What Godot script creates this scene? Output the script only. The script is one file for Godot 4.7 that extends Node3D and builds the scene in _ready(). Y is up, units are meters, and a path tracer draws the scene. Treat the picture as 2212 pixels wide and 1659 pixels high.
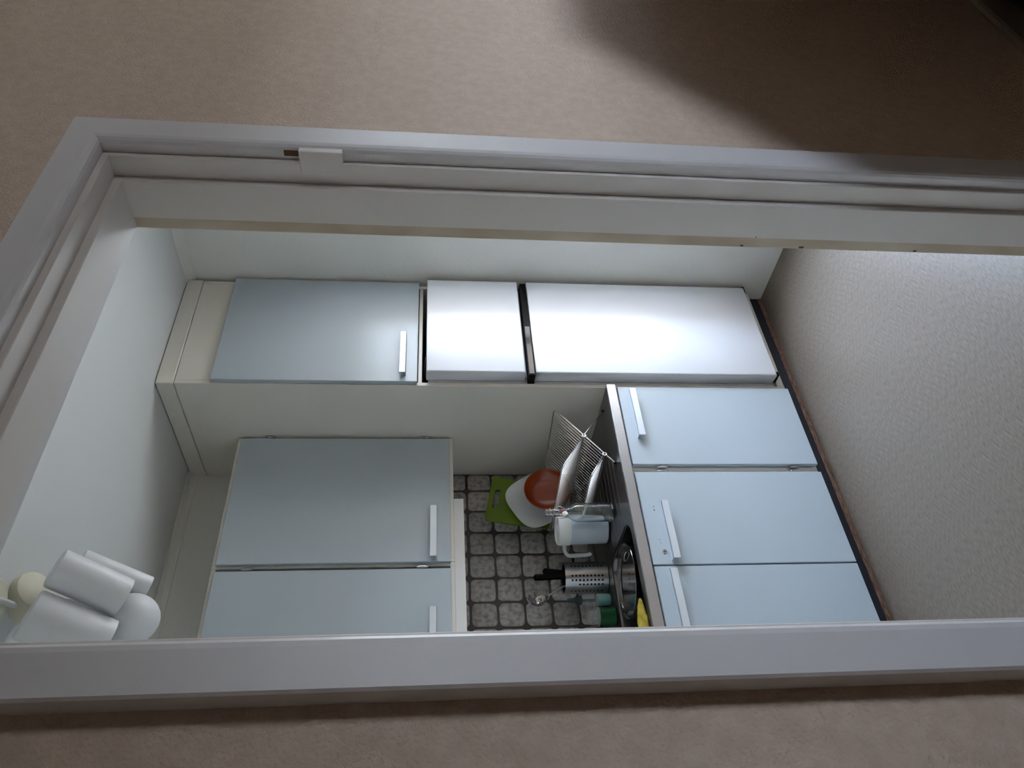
extends Node3D

# world: x to the right along the kitchen units, y up, z from the units towards the hallway; z = 0 is the front of the tall cupboard
const F_PX := 1653.04
const CAM := Vector3(-2.0426, 1.6036, 2.3443)
const YAW := 41.27
const PITCH := 6.38
const ROLL := 0.63
const CEIL := 2.655
const XR := 0.619      # kitchen right wall
const XL := -1.80      # kitchen left wall
const ZB := -0.633     # kitchen back wall
const ZK := 1.44       # kitchen face of the door wall
const ZH := 1.565      # hallway face of the door wall
const DL := -1.72
const DR := -0.852
const DT := 2.152
const WT := 0.866      # worktop height

var M := {}
var rng := RandomNumberGenerator.new()
var used := {}

func _ready() -> void:
	rng.seed = 7
	_camera()
	_sky()
	_materials()
	_kitchen_shell()
	_hall_shell()
	_door_frame()
	_tall_cupboard()
	_fridge()
	_base_units()
	_wall_units()
	_worktop()
	_pendant()
	_rack()
	_dishes()
	_sink_things()

# ---------------------------------------------------------------- camera and light
func _camera() -> void:
	var y := deg_to_rad(YAW)
	var p := deg_to_rad(PITCH)
	var r := deg_to_rad(ROLL)
	var f := Vector3(sin(y) * cos(p), -sin(p), -cos(y) * cos(p))
	var rt := Vector3(cos(y), 0, sin(y))
	var up := rt.cross(f)
	var rt2 := rt * cos(r) + up * sin(r)
	var up2 := up * cos(r) - rt * sin(r)
	var c := Camera3D.new()
	c.name = "camera"
	c.transform = Transform3D(Basis(-up2, rt2, -f), CAM)   # the camera was held on its side: world up points to the left of the picture
	c.fov = rad_to_deg(2.0 * atan(1659.0 * 0.5 / F_PX))
	c.near = 0.02
	c.far = 200.0
	c.current = true
	add_child(c)

func _sky() -> void:
	var sm := ProceduralSkyMaterial.new()
	sm.sky_top_color = Color(0.80, 0.88, 1.0)
	sm.sky_horizon_color = Color(0.90, 0.945, 1.0)
	sm.ground_horizon_color = Color(0.56, 0.575, 0.59)
	sm.ground_bottom_color = Color(0.54, 0.555, 0.57)
	sm.sky_curve = 0.2
	sm.sky_energy_multiplier = 1.0
	var s := Sky.new()
	s.sky_material = sm
	var e := Environment.new()
	e.background_mode = Environment.BG_SKY
	e.sky = s
	e.background_energy_multiplier = 9.0
	e.tonemap_mode = Environment.TONE_MAPPER_LINEAR
	e.tonemap_exposure = 4.1
	e.sdfgi_enabled = true
	e.ssao_enabled = true
	e.ssil_enabled = true
	var w := WorldEnvironment.new()
	w.name = "world_environment"
	w.environment = e
	add_child(w)

# ---------------------------------------------------------------- materials
func noise(freq: float, oct := 4, type := FastNoiseLite.TYPE_SIMPLEX_SMOOTH, sd := 1, size := 512, ramp: Gradient = null, nmap := 0.0) -> NoiseTexture2D:
	var n := FastNoiseLite.new()
	n.noise_type = type
	n.frequency = freq
	n.seed = sd
	n.fractal_octaves = oct
	var t := NoiseTexture2D.new()
	t.width = size
	t.height = size
	t.seamless = true
	t.noise = n
	if ramp:
		t.color_ramp = ramp
	if nmap > 0.0:
		t.as_normal_map = true
		t.bump_strength = nmap
	return t

func ramp(cols: Array) -> Gradient:
	var g := Gradient.new()
	var off := PackedFloat32Array()
	var cc := PackedColorArray()
	for c in cols:
		off.append(c[0])
		cc.append(c[1])
	g.offsets = off
	g.colors = cc
	return g

func mat(called: String, c: Color, rough := 0.6, metal := 0.0) -> StandardMaterial3D:
	var m := StandardMaterial3D.new()
	m.resource_name = called
	m.albedo_color = c
	m.roughness = rough
	m.metallic = metal
	M[called] = m
	return m

func tri(m: StandardMaterial3D, scale: Vector3, world := true) -> void:
	m.uv1_triplanar = true
	m.uv1_world_triplanar = world
	m.uv1_scale = scale

func bump(m: StandardMaterial3D, t: Texture2D, cm: float) -> void:
	m.heightmap_enabled = true
	m.heightmap_texture = t
	m.heightmap_scale = cm

func _materials() -> void:
	var m := mat("hall_plaster", Color(0.81, 0.725, 0.645), 0.62)
	m.albedo_texture = noise(0.02, 4, FastNoiseLite.TYPE_SIMPLEX_SMOOTH, 3, 512, ramp([[0.0, Color(0.93, 0.92, 0.91)], [1.0, Color(1, 1, 1)]]))
	bump(m, noise(0.042, 3, FastNoiseLite.TYPE_SIMPLEX_SMOOTH, 11, 1024), 0.15)
	tri(m, Vector3(3.1, 3.1, 3.1))
	m = mat("frame_paint", Color(0.81, 0.79, 0.78), 0.42)
	bump(m, noise(0.012, 3, FastNoiseLite.TYPE_SIMPLEX_SMOOTH, 5), 0.012)
	tri(m, Vector3(4, 1.2, 4))
	m = mat("jamb_paint", Color(0.815, 0.785, 0.755), 0.4)
	m = mat("frame_worn", Color(0.80, 0.75, 0.67), 0.5)
	m.albedo_texture = noise(0.01, 3, FastNoiseLite.TYPE_SIMPLEX_SMOOTH, 9, 256, ramp([[0.0, Color(0.86, 0.82, 0.76)], [1.0, Color(1, 1, 1)]]))
	tri(m, Vector3(3, 1.5, 3))
	mat("chip_wood", Color(0.36, 0.24, 0.16), 0.8)
	m = mat("kitchen_wall", Color(0.88, 0.885, 0.865), 0.6)
	bump(m, noise(0.03, 4, FastNoiseLite.TYPE_SIMPLEX_SMOOTH, 21), 0.06)
	tri(m, Vector3(2.5, 2.5, 2.5))
	mat("ceiling_paint", Color(0.83, 0.84, 0.83), 0.75)
	m = mat("cabinet_blue", Color(0.69, 0.735, 0.76), 0.36)
	bump(m, noise(0.05, 3, FastNoiseLite.TYPE_SIMPLEX_SMOOTH, 31, 256), 0.01)
	tri(m, Vector3(3, 3, 3))
	mat("cabinet_cream", Color(0.875, 0.86, 0.82), 0.42)
	mat("cabinet_inside", Color(0.30, 0.29, 0.28), 0.7)
	mat("fridge_white", Color(0.89, 0.905, 0.925), 0.28)
	mat("fridge_grey", Color(0.66, 0.67, 0.69), 0.5)
	mat("black_gloss", Color(0.035, 0.037, 0.043), 0.12)
	mat("black_plastic", Color(0.015, 0.015, 0.017), 0.55)
	M["black_plastic"].metallic_specular = 0.25
	mat("handle_paint", Color(0.84, 0.87, 0.89), 0.35, 0.25)
	mat("chrome", Color(0.72, 0.72, 0.72), 0.22, 1.0)
	mat("steel_top", Color(0.50, 0.49, 0.49), 0.30, 1.0)
	m = mat("steel_edge", Color(0.68, 0.675, 0.67), 0.36, 0.9)
	m = mat("steel_brushed", Color(0.76, 0.76, 0.76), 0.33, 1.0)
	mat("steel_wire", Color(0.80, 0.80, 0.79), 0.24, 0.9)
	mat("steel_mirror", Color(0.5, 0.49, 0.48), 0.08, 1.0)
	mat("sink_steel", Color(0.42, 0.42, 0.43), 0.26, 1.0)
	m = mat("plinth_board", Color(0.13, 0.148, 0.195), 0.5)
	m = mat("strip_wood", Color(0.62, 0.50, 0.43), 0.65)
	m.albedo_texture = noise(0.03, 4, FastNoiseLite.TYPE_SIMPLEX_SMOOTH, 51, 512, ramp([[0.25, Color(0.5, 0.45, 0.42)], [0.7, Color(1, 0.97, 0.93)]]))
	tri(m, Vector3(1.2, 20, 20))
	m = mat("floor_vinyl", Color(0.53, 0.487, 0.437), 0.40)
	m.albedo_texture = noise(0.02, 5, FastNoiseLite.TYPE_SIMPLEX_SMOOTH, 61, 1024, ramp([[0.2, Color(0.74, 0.72, 0.70)], [0.5, Color(0.90, 0.895, 0.89)], [0.8, Color(1, 1, 1)]]))
	tri(m, Vector3(1.6, 4.0, 18.0))
	mat("hall_floor", Color(0.16, 0.125, 0.10), 0.5)
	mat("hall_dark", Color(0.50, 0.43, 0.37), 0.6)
	mat("skirting_paint", Color(0.60, 0.56, 0.51), 0.4)
	m = mat("grout", Color(0.33, 0.31, 0.30), 0.8)
	for i in 4:
		var b := [Color(0.735, 0.73, 0.715), Color(0.69, 0.685, 0.67), Color(0.765, 0.76, 0.745), Color(0.72, 0.72, 0.715)]
		m = mat("stone_%d" % i, b[i], 0.55)
		m.albedo_texture = noise(0.014, 6, FastNoiseLite.TYPE_SIMPLEX_SMOOTH, 70 + i, 512, ramp([[0.12, Color(0.68, 0.66, 0.65)], [0.42, Color(0.88, 0.87, 0.86)], [0.8, Color(1, 1, 1)]]))
		bump(m, noise(0.03, 5, FastNoiseLite.TYPE_SIMPLEX_SMOOTH, 80 + i, 256), 0.06)
		tri(m, Vector3(4.6, 4.6, 4.6))
	mat("lamp_white", Color(0.88, 0.89, 0.90), 0.4)
	mat("lamp_cream", Color(0.83, 0.81, 0.72), 0.5)
	mat("board_green", Color(0.375, 0.485, 0.085), 0.42)
	mat("plate_white", Color(0.81, 0.85, 0.855), 0.15)
	m = mat("terracotta", Color(0.60, 0.245, 0.075), 0.25)
	m.clearcoat_enabled = true
	m.clearcoat = 0.7
	m.clearcoat_roughness = 0.08
	m = mat("bottle_glass", Color(0.97, 0.995, 0.985, 0.02), 0.03)
	m.refraction_enabled = true
	m.refraction_scale = 0.05
	m.transparency = BaseMaterial3D.TRANSPARENCY_ALPHA
	m = mat("thin_clear", Color(0.95, 0.98, 0.97, 0.06), 0.08)
	m.transparency = BaseMaterial3D.TRANSPARENCY_ALPHA
	m = mat("jug_body", Color(0.84, 0.88, 0.93, 0.88), 0.4)
	m.transparency = BaseMaterial3D.TRANSPARENCY_ALPHA
	mat("jug_lid", Color(0.93, 0.94, 0.93), 0.35)
	m = mat("jug_handle", Color(0.80, 0.83, 0.84, 0.95), 0.35)
	m.transparency = BaseMaterial3D.TRANSPARENCY_ALPHA
	mat("red_rubber", Color(0.62, 0.07, 0.10), 0.5)
	mat("ceramic_white", Color(0.88, 0.88, 0.87), 0.25)
	mat("teal_plastic", Color(0.01, 0.13, 0.155), 0.4)
	mat("soap_pale", Color(0.55, 0.74, 0.74), 0.3)
	mat("soap_green", Color(0.0, 0.27, 0.11), 0.3)
	m = mat("cloth_yellow", Color(0.74, 0.65, 0.22), 0.9)
	bump(m, noise(0.12, 2, FastNoiseLite.TYPE_SIMPLEX_SMOOTH, 91, 256), 0.08)
	tri(m, Vector3(12, 12, 12))
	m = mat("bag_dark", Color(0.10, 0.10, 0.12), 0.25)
	m = mat("window_glass", Color(1, 1, 1, 0.04), 0.02)
	m.transparency = BaseMaterial3D.TRANSPARENCY_ALPHA
	mat("scuff", Color(0.16, 0.15, 0.15), 0.7)

# ---------------------------------------------------------------- mesh helpers
func new_st() -> SurfaceTool:
	var st := SurfaceTool.new()
	st.begin(Mesh.PRIMITIVE_TRIANGLES)
	st.set_smooth_group(-1)
	return st

func tr3(st: SurfaceTool, a: Vector3, b: Vector3, c: Vector3, out: Vector3) -> void:
	var n := (b - a).cross(c - a)
	st.add_vertex(a)
	if n.dot(out) > 0.0:     # front faces run clockwise
		st.add_vertex(c)
		st.add_vertex(b)
	else:
		st.add_vertex(b)
		st.add_vertex(c)

func quad(st: SurfaceTool, a: Vector3, b: Vector3, c: Vector3, d: Vector3, out: Vector3) -> void:
	tr3(st, a, b, c, out)
	tr3(st, a, c, d, out)

func numbered(called: String) -> String:
	if not used.has(called):
		used[called] = 0
		return called
	used[called] += 1
	return "%s_%03d" % [called, used[called]]

func build(st: SurfaceTool, called: String, m: String, parent: Node = self) -> MeshInstance3D:
	st.generate_normals()
	var o := MeshInstance3D.new()
	o.mesh = st.commit()
	o.material_override = M[m]
	o.name = numbered(called) if parent == self else called
	parent.add_child(o, true)
	return o

func tag(o: Node, label: String, category: String, group := "") -> void:
	o.set_meta("label", label)
	o.set_meta("category", category)
	if group:
		o.set_meta("group", group)

func structure(o: Node) -> Node:
	o.set_meta("kind", "structure")
	return o

func thing(called: String, label: String, category: String, at: Vector3, group := "") -> Node3D:
	var o := Node3D.new()
	o.name = numbered(called)
	o.position = at
	add_child(o)
	tag(o, label, category, group)
	return o

# chamfered box between two corners
func box(st: SurfaceTool, lo: Vector3, hi: Vector3, bev := 0.0, x := Transform3D()) -> void:
	var c := (lo + hi) * 0.5
	var h := (hi - lo).abs() * 0.5
	var b := minf(bev, minf(h.x, minf(h.y, h.z)) * 0.9)
	var corner := func(sx: int, sy: int, sz: int, axis: int) -> Vector3:
		var v := Vector3(sx * h.x, sy * h.y, sz * h.z)
		if axis != 0: v.x -= sx * b
		if axis != 1: v.y -= sy * b
		if axis != 2: v.z -= sz * b
		return x * (c + v)
	for s in [-1, 1]:
		quad(st, corner.call(s, -1, -1, 0), corner.call(s, 1, -1, 0), corner.call(s, 1, 1, 0), corner.call(s, -1, 1, 0), x.basis * Vector3(s, 0, 0))
		quad(st, corner.call(-1, s, -1, 1), corner.call(1, s, -1, 1), corner.call(1, s, 1, 1), corner.call(-1, s, 1, 1), x.basis * Vector3(0, s, 0))
		quad(st, corner.call(-1, -1, s, 2), corner.call(1, -1, s, 2), corner.call(1, 1, s, 2), corner.call(-1, 1, s, 2), x.basis * Vector3(0, 0, s))
	if b <= 0.0:
		return
	for s in [-1, 1]:
		for t in [-1, 1]:
			quad(st, corner.call(s, t, -1, 0), corner.call(s, t, 1, 0), corner.call(s, t, 1, 1), corner.call(s, t, -1, 1), x.basis * Vector3(s, t, 0))
			quad(st, corner.call(s, -1, t, 0), corner.call(s, 1, t, 0), corner.call(s, 1, t, 2), corner.call(s, -1, t, 2), x.basis * Vector3(s, 0, t))
			quad(st, corner.call(-1, s, t, 1), corner.call(1, s, t, 1), corner.call(1, s, t, 2), corner.call(-1, s, t, 2), x.basis * Vector3(0, s, t))
			for u in [-1, 1]:
				tr3(st, corner.call(s, t, u, 0), corner.call(s, t, u, 1), corner.call(s, t, u, 2), x.basis * Vector3(s, t, u))

func box_part(parent: Node, called: String, m: String, lo: Vector3, hi: Vector3, bev := 0.0015, x := Transform3D()) -> MeshInstance3D:
	var st := new_st()
	box(st, lo, hi, bev, x)
	return build(st, called, m, parent)

# swept round bar
func bar(st: SurfaceTool, pts: Array, r: float, sides := 8, closed := false) -> void:
	st.set_smooth_group(0)
	var n := pts.size()
	var rings := []
	var up := Vector3.UP
	for i in n:
		var a: Vector3 = pts[(i - 1 + n) % n] if closed or i > 0 else pts[i]
		var b: Vector3 = pts[(i + 1) % n] if closed or i < n - 1 else pts[i]
		var d := (b - a).normalized()
		if i == 0:
			up = Vector3.UP if absf(d.y) < 0.9 else Vector3.RIGHT
		var s := d.cross(up).normalized()
		up = s.cross(d).normalized()
		var ring := []
		for k in sides:
			var t := TAU * k / sides
			var p: Vector3 = pts[i]
			ring.append(p + (s * cos(t) + up * sin(t)) * r)
		rings.append(ring)
	for i in (n if closed else n - 1):
		var j := (i + 1) % n
		for k in sides:
			var l := (k + 1) % sides
			var mid: Vector3 = (rings[i][k] + rings[i][l]) * 0.5 - pts[i]
			quad(st, rings[i][k], rings[i][l], rings[j][l], rings[j][k], mid)
	if not closed:
		st.set_smooth_group(-1)
		for e in [0, n - 1]:
			var q: int = 1 if e == 0 else n - 2
			var o: Vector3 = pts[e] - pts[q]
			for k in sides:
				tr3(st, pts[e], rings[e][k], rings[e][(k + 1) % sides], o)
	st.set_smooth_group(-1)

# turned profile: pts are Vector2(radius, height); sharp corners get their own smooth groups
func lathe(st: SurfaceTool, pts: Array, seg := 32, x := Transform3D(), inside := false) -> void:
	var grp := 1
	for i in pts.size() - 1:
		var a: Vector2 = pts[i]
		var b: Vector2 = pts[i + 1]
		if a.distance_to(b) < 1e-6:
			continue
		if i > 0:
			var z: Vector2 = pts[i - 1]
			if absf((a - z).angle_to(b - a)) > 0.6:
				grp += 1
		st.set_smooth_group(grp)
		var nrm := Vector2((b - a).y, -(b - a).x)
		if inside:
			nrm = -nrm
		for k in seg:
			var t := TAU * k / seg
			var u := TAU * (k + 1) / seg
			var m := (t + u) * 0.5
			var o := Vector3(cos(m) * nrm.x, nrm.y, sin(m) * nrm.x)
			var p := func(v: Vector2, w: float) -> Vector3: return x * Vector3(v.x * cos(w), v.y, v.x * sin(w))
			o = x.basis * o
			if a.x > 1e-6 and b.x > 1e-6:
				quad(st, p.call(a, t), p.call(a, u), p.call(b, u), p.call(b, t), o)
			elif a.x > 1e-6:
				tr3(st, p.call(a, t), p.call(a, u), p.call(b, t), o)
			else:
				tr3(st, p.call(a, t), p.call(b, u), p.call(b, t), o)
	st.set_smooth_group(-1)

func rounded(hx: float, hy: float, r: float, n := 6) -> PackedVector2Array:
	var o := PackedVector2Array()
	for q in 4:
		var c := Vector2((hx - r) * (1 if q in [0, 3] else -1), (hy - r) * (1 if q in [0, 1] else -1))
		for i in n + 1:
			var t := (q + float(i) / n) * PI * 0.5
			o.append(c + Vector2(cos(t), sin(t)) * r)
	return o

# where the ray from the middle leaves a polygon
func reach(poly: PackedVector2Array, c: Vector2, ang: float) -> Vector2:
	var d := Vector2(cos(ang), sin(ang))
	var best := -1.0
	for i in poly.size():
		var a := poly[i] - c
		var b := poly[(i + 1) % poly.size()] - c
		var e := b - a
		var den := d.cross(e)
		if absf(den) < 1e-12:
			continue
		var t := a.cross(e) / den
		var s := a.cross(d) / den
		if t > 0.0 and s >= -1e-6 and s <= 1.0 + 1e-6:
			best = maxf(best, t)
	return c + d * best

# a plate with thickness between an outer and an inner outline (both seen from c); at() maps (outline point, 0..1 thickness) to space
func ring_plate(st: SurfaceTool, outer: PackedVector2Array, inner: PackedVector2Array, c: Vector2, at: Callable, hole := true) -> void:
	var angs := []
	for p in outer: angs.append((p - c).angle())
	for p in inner: angs.append((p - c).angle())
	angs.sort()
	var n := angs.size()
	var top: Vector3 = at.call(c, 1.0) - at.call(c, 0.0)
	for i in n:
		var a0: float = angs[i]
		var a1: float = angs[(i + 1) % n] + (TAU if i == n - 1 else 0.0)
		if a1 - a0 < 1e-5:
			continue
		var o0 := reach(outer, c, a0)
		var o1 := reach(outer, c, a1)
		var i0 := reach(inner, c, a0)
		var i1 := reach(inner, c, a1)
		quad(st, at.call(o0, 1.0), at.call(o1, 1.0), at.call(i1, 1.0), at.call(i0, 1.0), top)
		quad(st, at.call(o0, 0.0), at.call(o1, 0.0), at.call(i1, 0.0), at.call(i0, 0.0), -top)
		var out: Vector3 = at.call((o0 + o1) * 0.5, 0.5) - at.call(c, 0.5)
		quad(st, at.call(o0, 0.0), at.call(o1, 0.0), at.call(o1, 1.0), at.call(o0, 1.0), out)
		if hole:
			quad(st, at.call(i0, 0.0), at.call(i1, 0.0), at.call(i1, 1.0), at.call(i0, 1.0), -out)

# strips between profile points (each given as a polyline of equal length)
func strips(st: SurfaceTool, lines: Array, hint: Callable) -> void:
	for i in lines.size() - 1:
		for k in lines[i].size() - 1:
			var a: Vector3 = lines[i][k]
			var b: Vector3 = lines[i][k + 1]
			var c: Vector3 = lines[i + 1][k + 1]
			var d: Vector3 = lines[i + 1][k]
			quad(st, a, b, c, d, hint.call((a + b + c + d) * 0.25))

# ---------------------------------------------------------------- the rooms
func slab(called: String, m: String, boxes: Array) -> MeshInstance3D:
	var st := new_st()
	for b in boxes:
		box(st, b[0], b[1])
	var o := build(st, called, m)
	structure(o)
	return o

func _kitchen_shell() -> void:
	slab("floor_kitchen", "floor_vinyl", [[Vector3(XL - 0.15, -0.1, ZB - 0.15), Vector3(XR + 0.25, 0.0, ZK + 0.07)]])
	slab("ceiling_kitchen", "ceiling_paint", [[Vector3(XL - 0.15, CEIL, ZB - 0.15), Vector3(XR + 0.25, CEIL + 0.15, ZK)]])
	# right wall with the window opening
	var wy0 := 0.32
	var wy1 := 1.95
	var wz0 := 0.28
	var wz1 := 0.98
	slab("wall_right", "kitchen_wall", [
		[Vector3(XR, 0, ZB), Vector3(XR + 0.25, CEIL, wz0)],
		[Vector3(XR, 0, wz1), Vector3(XR + 0.25, CEIL, ZK)],
		[Vector3(XR, 0, wz0), Vector3(XR + 0.25, wy0, wz1)],
		[Vector3(XR, wy1, wz0), Vector3(XR + 0.25, CEIL, wz1)]])
	_window("window_1", XR + 0.16, wy0, wy1, wz0, wz1)
	slab("wall_left", "kitchen_wall", [[Vector3(XL - 0.15, 0, ZB), Vector3(XL, CEIL, ZK)]])
	var back := slab("wall_back", "kitchen_wall", [[Vector3(XL - 0.15, 0, ZB - 0.15), Vector3(XR + 0.25, CEIL, ZB)]])
	# coving between walls and ceiling
	var st := new_st()
	var cove := func(p0: Vector3, p1: Vector3, inward: Vector3) -> void:
		var prof := [Vector2(0, -0.034), Vector2(0.005, -0.034), Vector2(0.009, -0.021), Vector2(0.016, -0.012), Vector2(0.026, -0.006), Vector2(0.038, -0.003), Vector2(0.038, 0.0)]
		var lines := []
		for q in prof:
			lines.append([p0 + inward * q.x + Vector3(0, q.y, 0), p1 + inward * q.x + Vector3(0, q.y, 0)])
		strips(st, lines, func(_c): return inward - Vector3.UP)
	cove.call(Vector3(XR, CEIL, ZB), Vector3(XR, CEIL, ZK), Vector3(-1, 0, 0))
	cove.call(Vector3(XL, CEIL, ZB), Vector3(0.0, CEIL, ZB), Vector3(0, 0, 1))
	cove.call(Vector3(XL, CEIL, ZB), Vector3(XL, CEIL, ZK), Vector3(1, 0, 0))
	structure(build(st, "trim_5", "kitchen_wall"))
	# backsplash: grout panel and single tumbled stone tiles
	var g := box_part(back, "grout_panel", "grout", Vector3(XL, WT - 0.03, ZB), Vector3(-0.0005, 1.50, ZB + 0.003), 0.0)
	g.set_meta("label", "dark grey grout bed of the tiles")
	var px := 0.1095
	var py := 0.1135
	var meshes := []
	for v in 6:
		meshes.append(_tile_mesh(0.1005, 0.1045, v))
	for r in 6:
		for c in 18:
			var y0 := 1.414 - py * (r - 0)
			var cx := -0.092 - px * (c - 0.5)
			if c == 0:
				cx = -0.0475
			var cy := y0 + py * 0.5
			var o := MeshInstance3D.new()
			o.name = "tile"
			o.mesh = meshes[rng.randi() % 6]
			o.material_override = M["stone_%d" % (rng.randi() % 4)]
			o.position = Vector3(cx + rng.randf_range(-0.001, 0.001), cy + rng.randf_range(-0.001, 0.001), ZB + 0.003)
			if rng.randf() < 0.5:
				o.rotation.z = PI
			o.rotation.z += rng.randf_range(-0.015, 0.015)
			if c == 0:
				o.scale.x = 0.82
			back.add_child(o, true)

func _tile_mesh(w: float, h: float, v: int) -> ArrayMesh:
	var r := RandomNumberGenerator.new()
	r.seed = 100 + v
	var base := rounded(w * 0.5, h * 0.5, 0.016 + r.randf() * 0.006, 3)
	# add points along the straight sides and make the outline wander
	var pts := PackedVector2Array()
	for i in base.size():
		var a := base[i]
		var b := base[(i + 1) % base.size()]
		pts.append(a)
		if a.distance_to(b) > 0.03:
			for k in [0.3, 0.7]:
				pts.append(a.lerp(b, k))
	var out := []
	for p in pts:
		out.append(p * (1.0 + r.randf_range(-0.022, 0.016)))
	var st := new_st()
	var n := out.size()
	var ring := func(scale: float, z: float) -> Array:
		var a := []
		for p in out:
			a.append(Vector3(p.x * scale, p.y * scale, z))
		return a
	var r0: Array = ring.call(1.0, 0.0)
	var r1: Array = ring.call(0.985, 0.0026)
	var r2: Array = ring.call(0.93, 0.0042)
	var c := Vector3(0, 0, 0.0048)
	st.set_smooth_group(0)
	for i in n:
		var j := (i + 1) % n
		var o: Vector3 = r0[i] + Vector3(0, 0, 0.01)
		quad(st, r0[i], r0[j], r1[j], r1[i], o)
		quad(st, r1[i], r1[j], r2[j], r2[i], o + Vector3(0, 0, 0.1))
		tr3(st, r2[i], r2[j], c, Vector3(0, 0, 1))
	st.generate_normals()
	return st.commit()

# a glazed window in a wall that faces -x: frame, middle bar, panes
func _window(called: String, x: float, y0: float, y1: float, z0: float, z1: float) -> void:
	var w := Node3D.new()
	w.name = called
	add_child(w)
	structure(w)
	var f := 0.055
	for b in [[y0, y0 + f, z0, z1], [y1 - f, y1, z0, z1], [y0 + f, y1 - f, z0, z0 + f], [y0 + f, y1 - f, z1 - f, z1]]:
		box_part(w, "window_frame", "frame_paint", Vector3(x, b[0], b[2]), Vector3(x + 0.05, b[1], b[3]), 0.004)
	var zm := (z0 + z1) * 0.5
	box_part(w, "window_bar", "frame_paint", Vector3(x + 0.003, y0 + f, zm - 0.025), Vector3(x + 0.047, y1 - f, zm + 0.025), 0.004)
	for p in [[z0 + f, zm - 0.025], [zm + 0.025, z1 - f]]:
		box_part(w, "pane", "window_glass", Vector3(x + 0.022, y0 + f, p[0]), Vector3(x + 0.026, y1 - f, p[1]), 0.0)

func _hall_shell() -> void:
	var hl := -3.4
	var hr := 1.55
	var hz := 4.2
	# the wall between hallway and kitchen, with the door opening
	slab("wall_front", "hall_plaster", [
		[Vector3(hl, 0, ZK), Vector3(DL - 0.02, CEIL, ZH)],
		[Vector3(DR + 0.02, 0, ZK), Vector3(hr, CEIL, ZH)],
		[Vector3(DL - 0.02, DT + 0.02, ZK), Vector3(DR + 0.02, CEIL, ZH)]])
	slab("floor_hall", "hall_floor", [[Vector3(hl, -0.1, ZK + 0.07), Vector3(hr, -0.001, hz)]])
	slab("ceiling_hall", "ceiling_paint", [[Vector3(hl, CEIL, ZK), Vector3(hr, CEIL + 0.15, hz)]])
	slab("wall_hall_left", "hall_plaster", [[Vector3(hl - 0.15, 0, ZK), Vector3(hl, CEIL, hz)]])
	var by0 := 1.2
	var by1 := 2.05
	var bx0 := -0.75
	var bx1 := -0.02
	slab("wall_hall_back", "hall_dark", [
		[Vector3(hl, 0, hz), Vector3(bx0, CEIL, hz + 0.15)],
		[Vector3(bx1, 0, hz), Vector3(hr, CEIL, hz + 0.15)],
		[Vector3(bx0, 0, hz), Vector3(bx1, by0, hz + 0.15)],
		[Vector3(bx0, by1, hz), Vector3(bx1, CEIL, hz + 0.15)]])
	_window("window_3", 0.0, by0, by1, bx0, bx1)
	var w3: Node3D = get_node("window_3")
	w3.transform = Transform3D(Basis(Vector3(0, 0, 1), Vector3(0, 1, 0), Vector3(1, 0, 0)), Vector3(0, 0, hz + 0.06))
	var wy0 := 1.05
	var wy1 := 2.08
	var wz0 := 2.6
	var wz1 := 3.1
	slab("wall_hall_right", "hall_plaster", [
		[Vector3(hr, 0, ZK), Vector3(hr + 0.2, CEIL, wz0)],
		[Vector3(hr, 0, wz1), Vector3(hr + 0.2, CEIL, hz)],
		[Vector3(hr, 0, wz0), Vector3(hr + 0.2, wy0, wz1)],
		[Vector3(hr, wy1, wz0), Vector3(hr + 0.2, CEIL, wz1)]])
	_window("window_2", hr + 0.1, wy0, wy1, wz0, wz1)
	# parapet of the stairs that run down along the wall to the right of the kitchen door
	var sw := new_st()
	box(sw, Vector3(-0.30, 0, 2.0), Vector3(hr, 1.33, 2.1))
	var pf := [Vector2(-0.98, 0.0), Vector2(-0.30, 0.0), Vector2(-0.30, 1.33), Vector2(-0.98, 0.79)]
	for z in [2.0, 2.1]:
		quad(sw, Vector3(pf[0].x, pf[0].y, z), Vector3(pf[1].x, pf[1].y, z), Vector3(pf[2].x, pf[2].y, z), Vector3(pf[3].x, pf[3].y, z), Vector3(0, 0, z - 2.05))
	quad(sw, Vector3(pf[3].x, pf[3].y, 2.0), Vector3(pf[2].x, pf[2].y, 2.0), Vector3(pf[2].x, pf[2].y, 2.1), Vector3(pf[3].x, pf[3].y, 2.1), Vector3.UP)
	quad(sw, Vector3(pf[0].x, pf[0].y, 2.0), Vector3(pf[3].x, pf[3].y, 2.0), Vector3(pf[3].x, pf[3].y, 2.1), Vector3(pf[0].x, pf[0].y, 2.1), Vector3.LEFT)
	structure(build(sw, "wall_stair", "hall_plaster"))
	# skirting board to the right of the door, its top edge rounded
	var st := new_st()
	var prof := [Vector2(0.0, 0.0), Vector2(0.018, 0.0), Vector2(0.018, 0.098), Vector2(0.014, 0.108), Vector2(0.006, 0.113), Vector2(0.0, 0.113)]
	for s in [[DR + 0.064, hr], [hl, DL - 0.057]]:
		var lines := []
		for p in prof:
			lines.append([Vector3(s[0], p.y, ZH + p.x), Vector3(s[1], p.y, ZH + p.x)])
		strips(st, lines, func(c): return Vector3(0, c.y - 0.05, 0.05))
	structure(build(st, "baseboard_front", "skirting_paint"))

func _frame_lines(prof: Array) -> Array:
	var lines := []
	for p in prof:
		var a: float = p.x
		var r := a * 1.12 if a > 0.0 else a
		lines.append([Vector3(DL - a, 0, p.y), Vector3(DL - a, DT + a, p.y), Vector3(DR + r, DT + a, p.y), Vector3(DR + r, 0, p.y)])
	return lines

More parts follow.
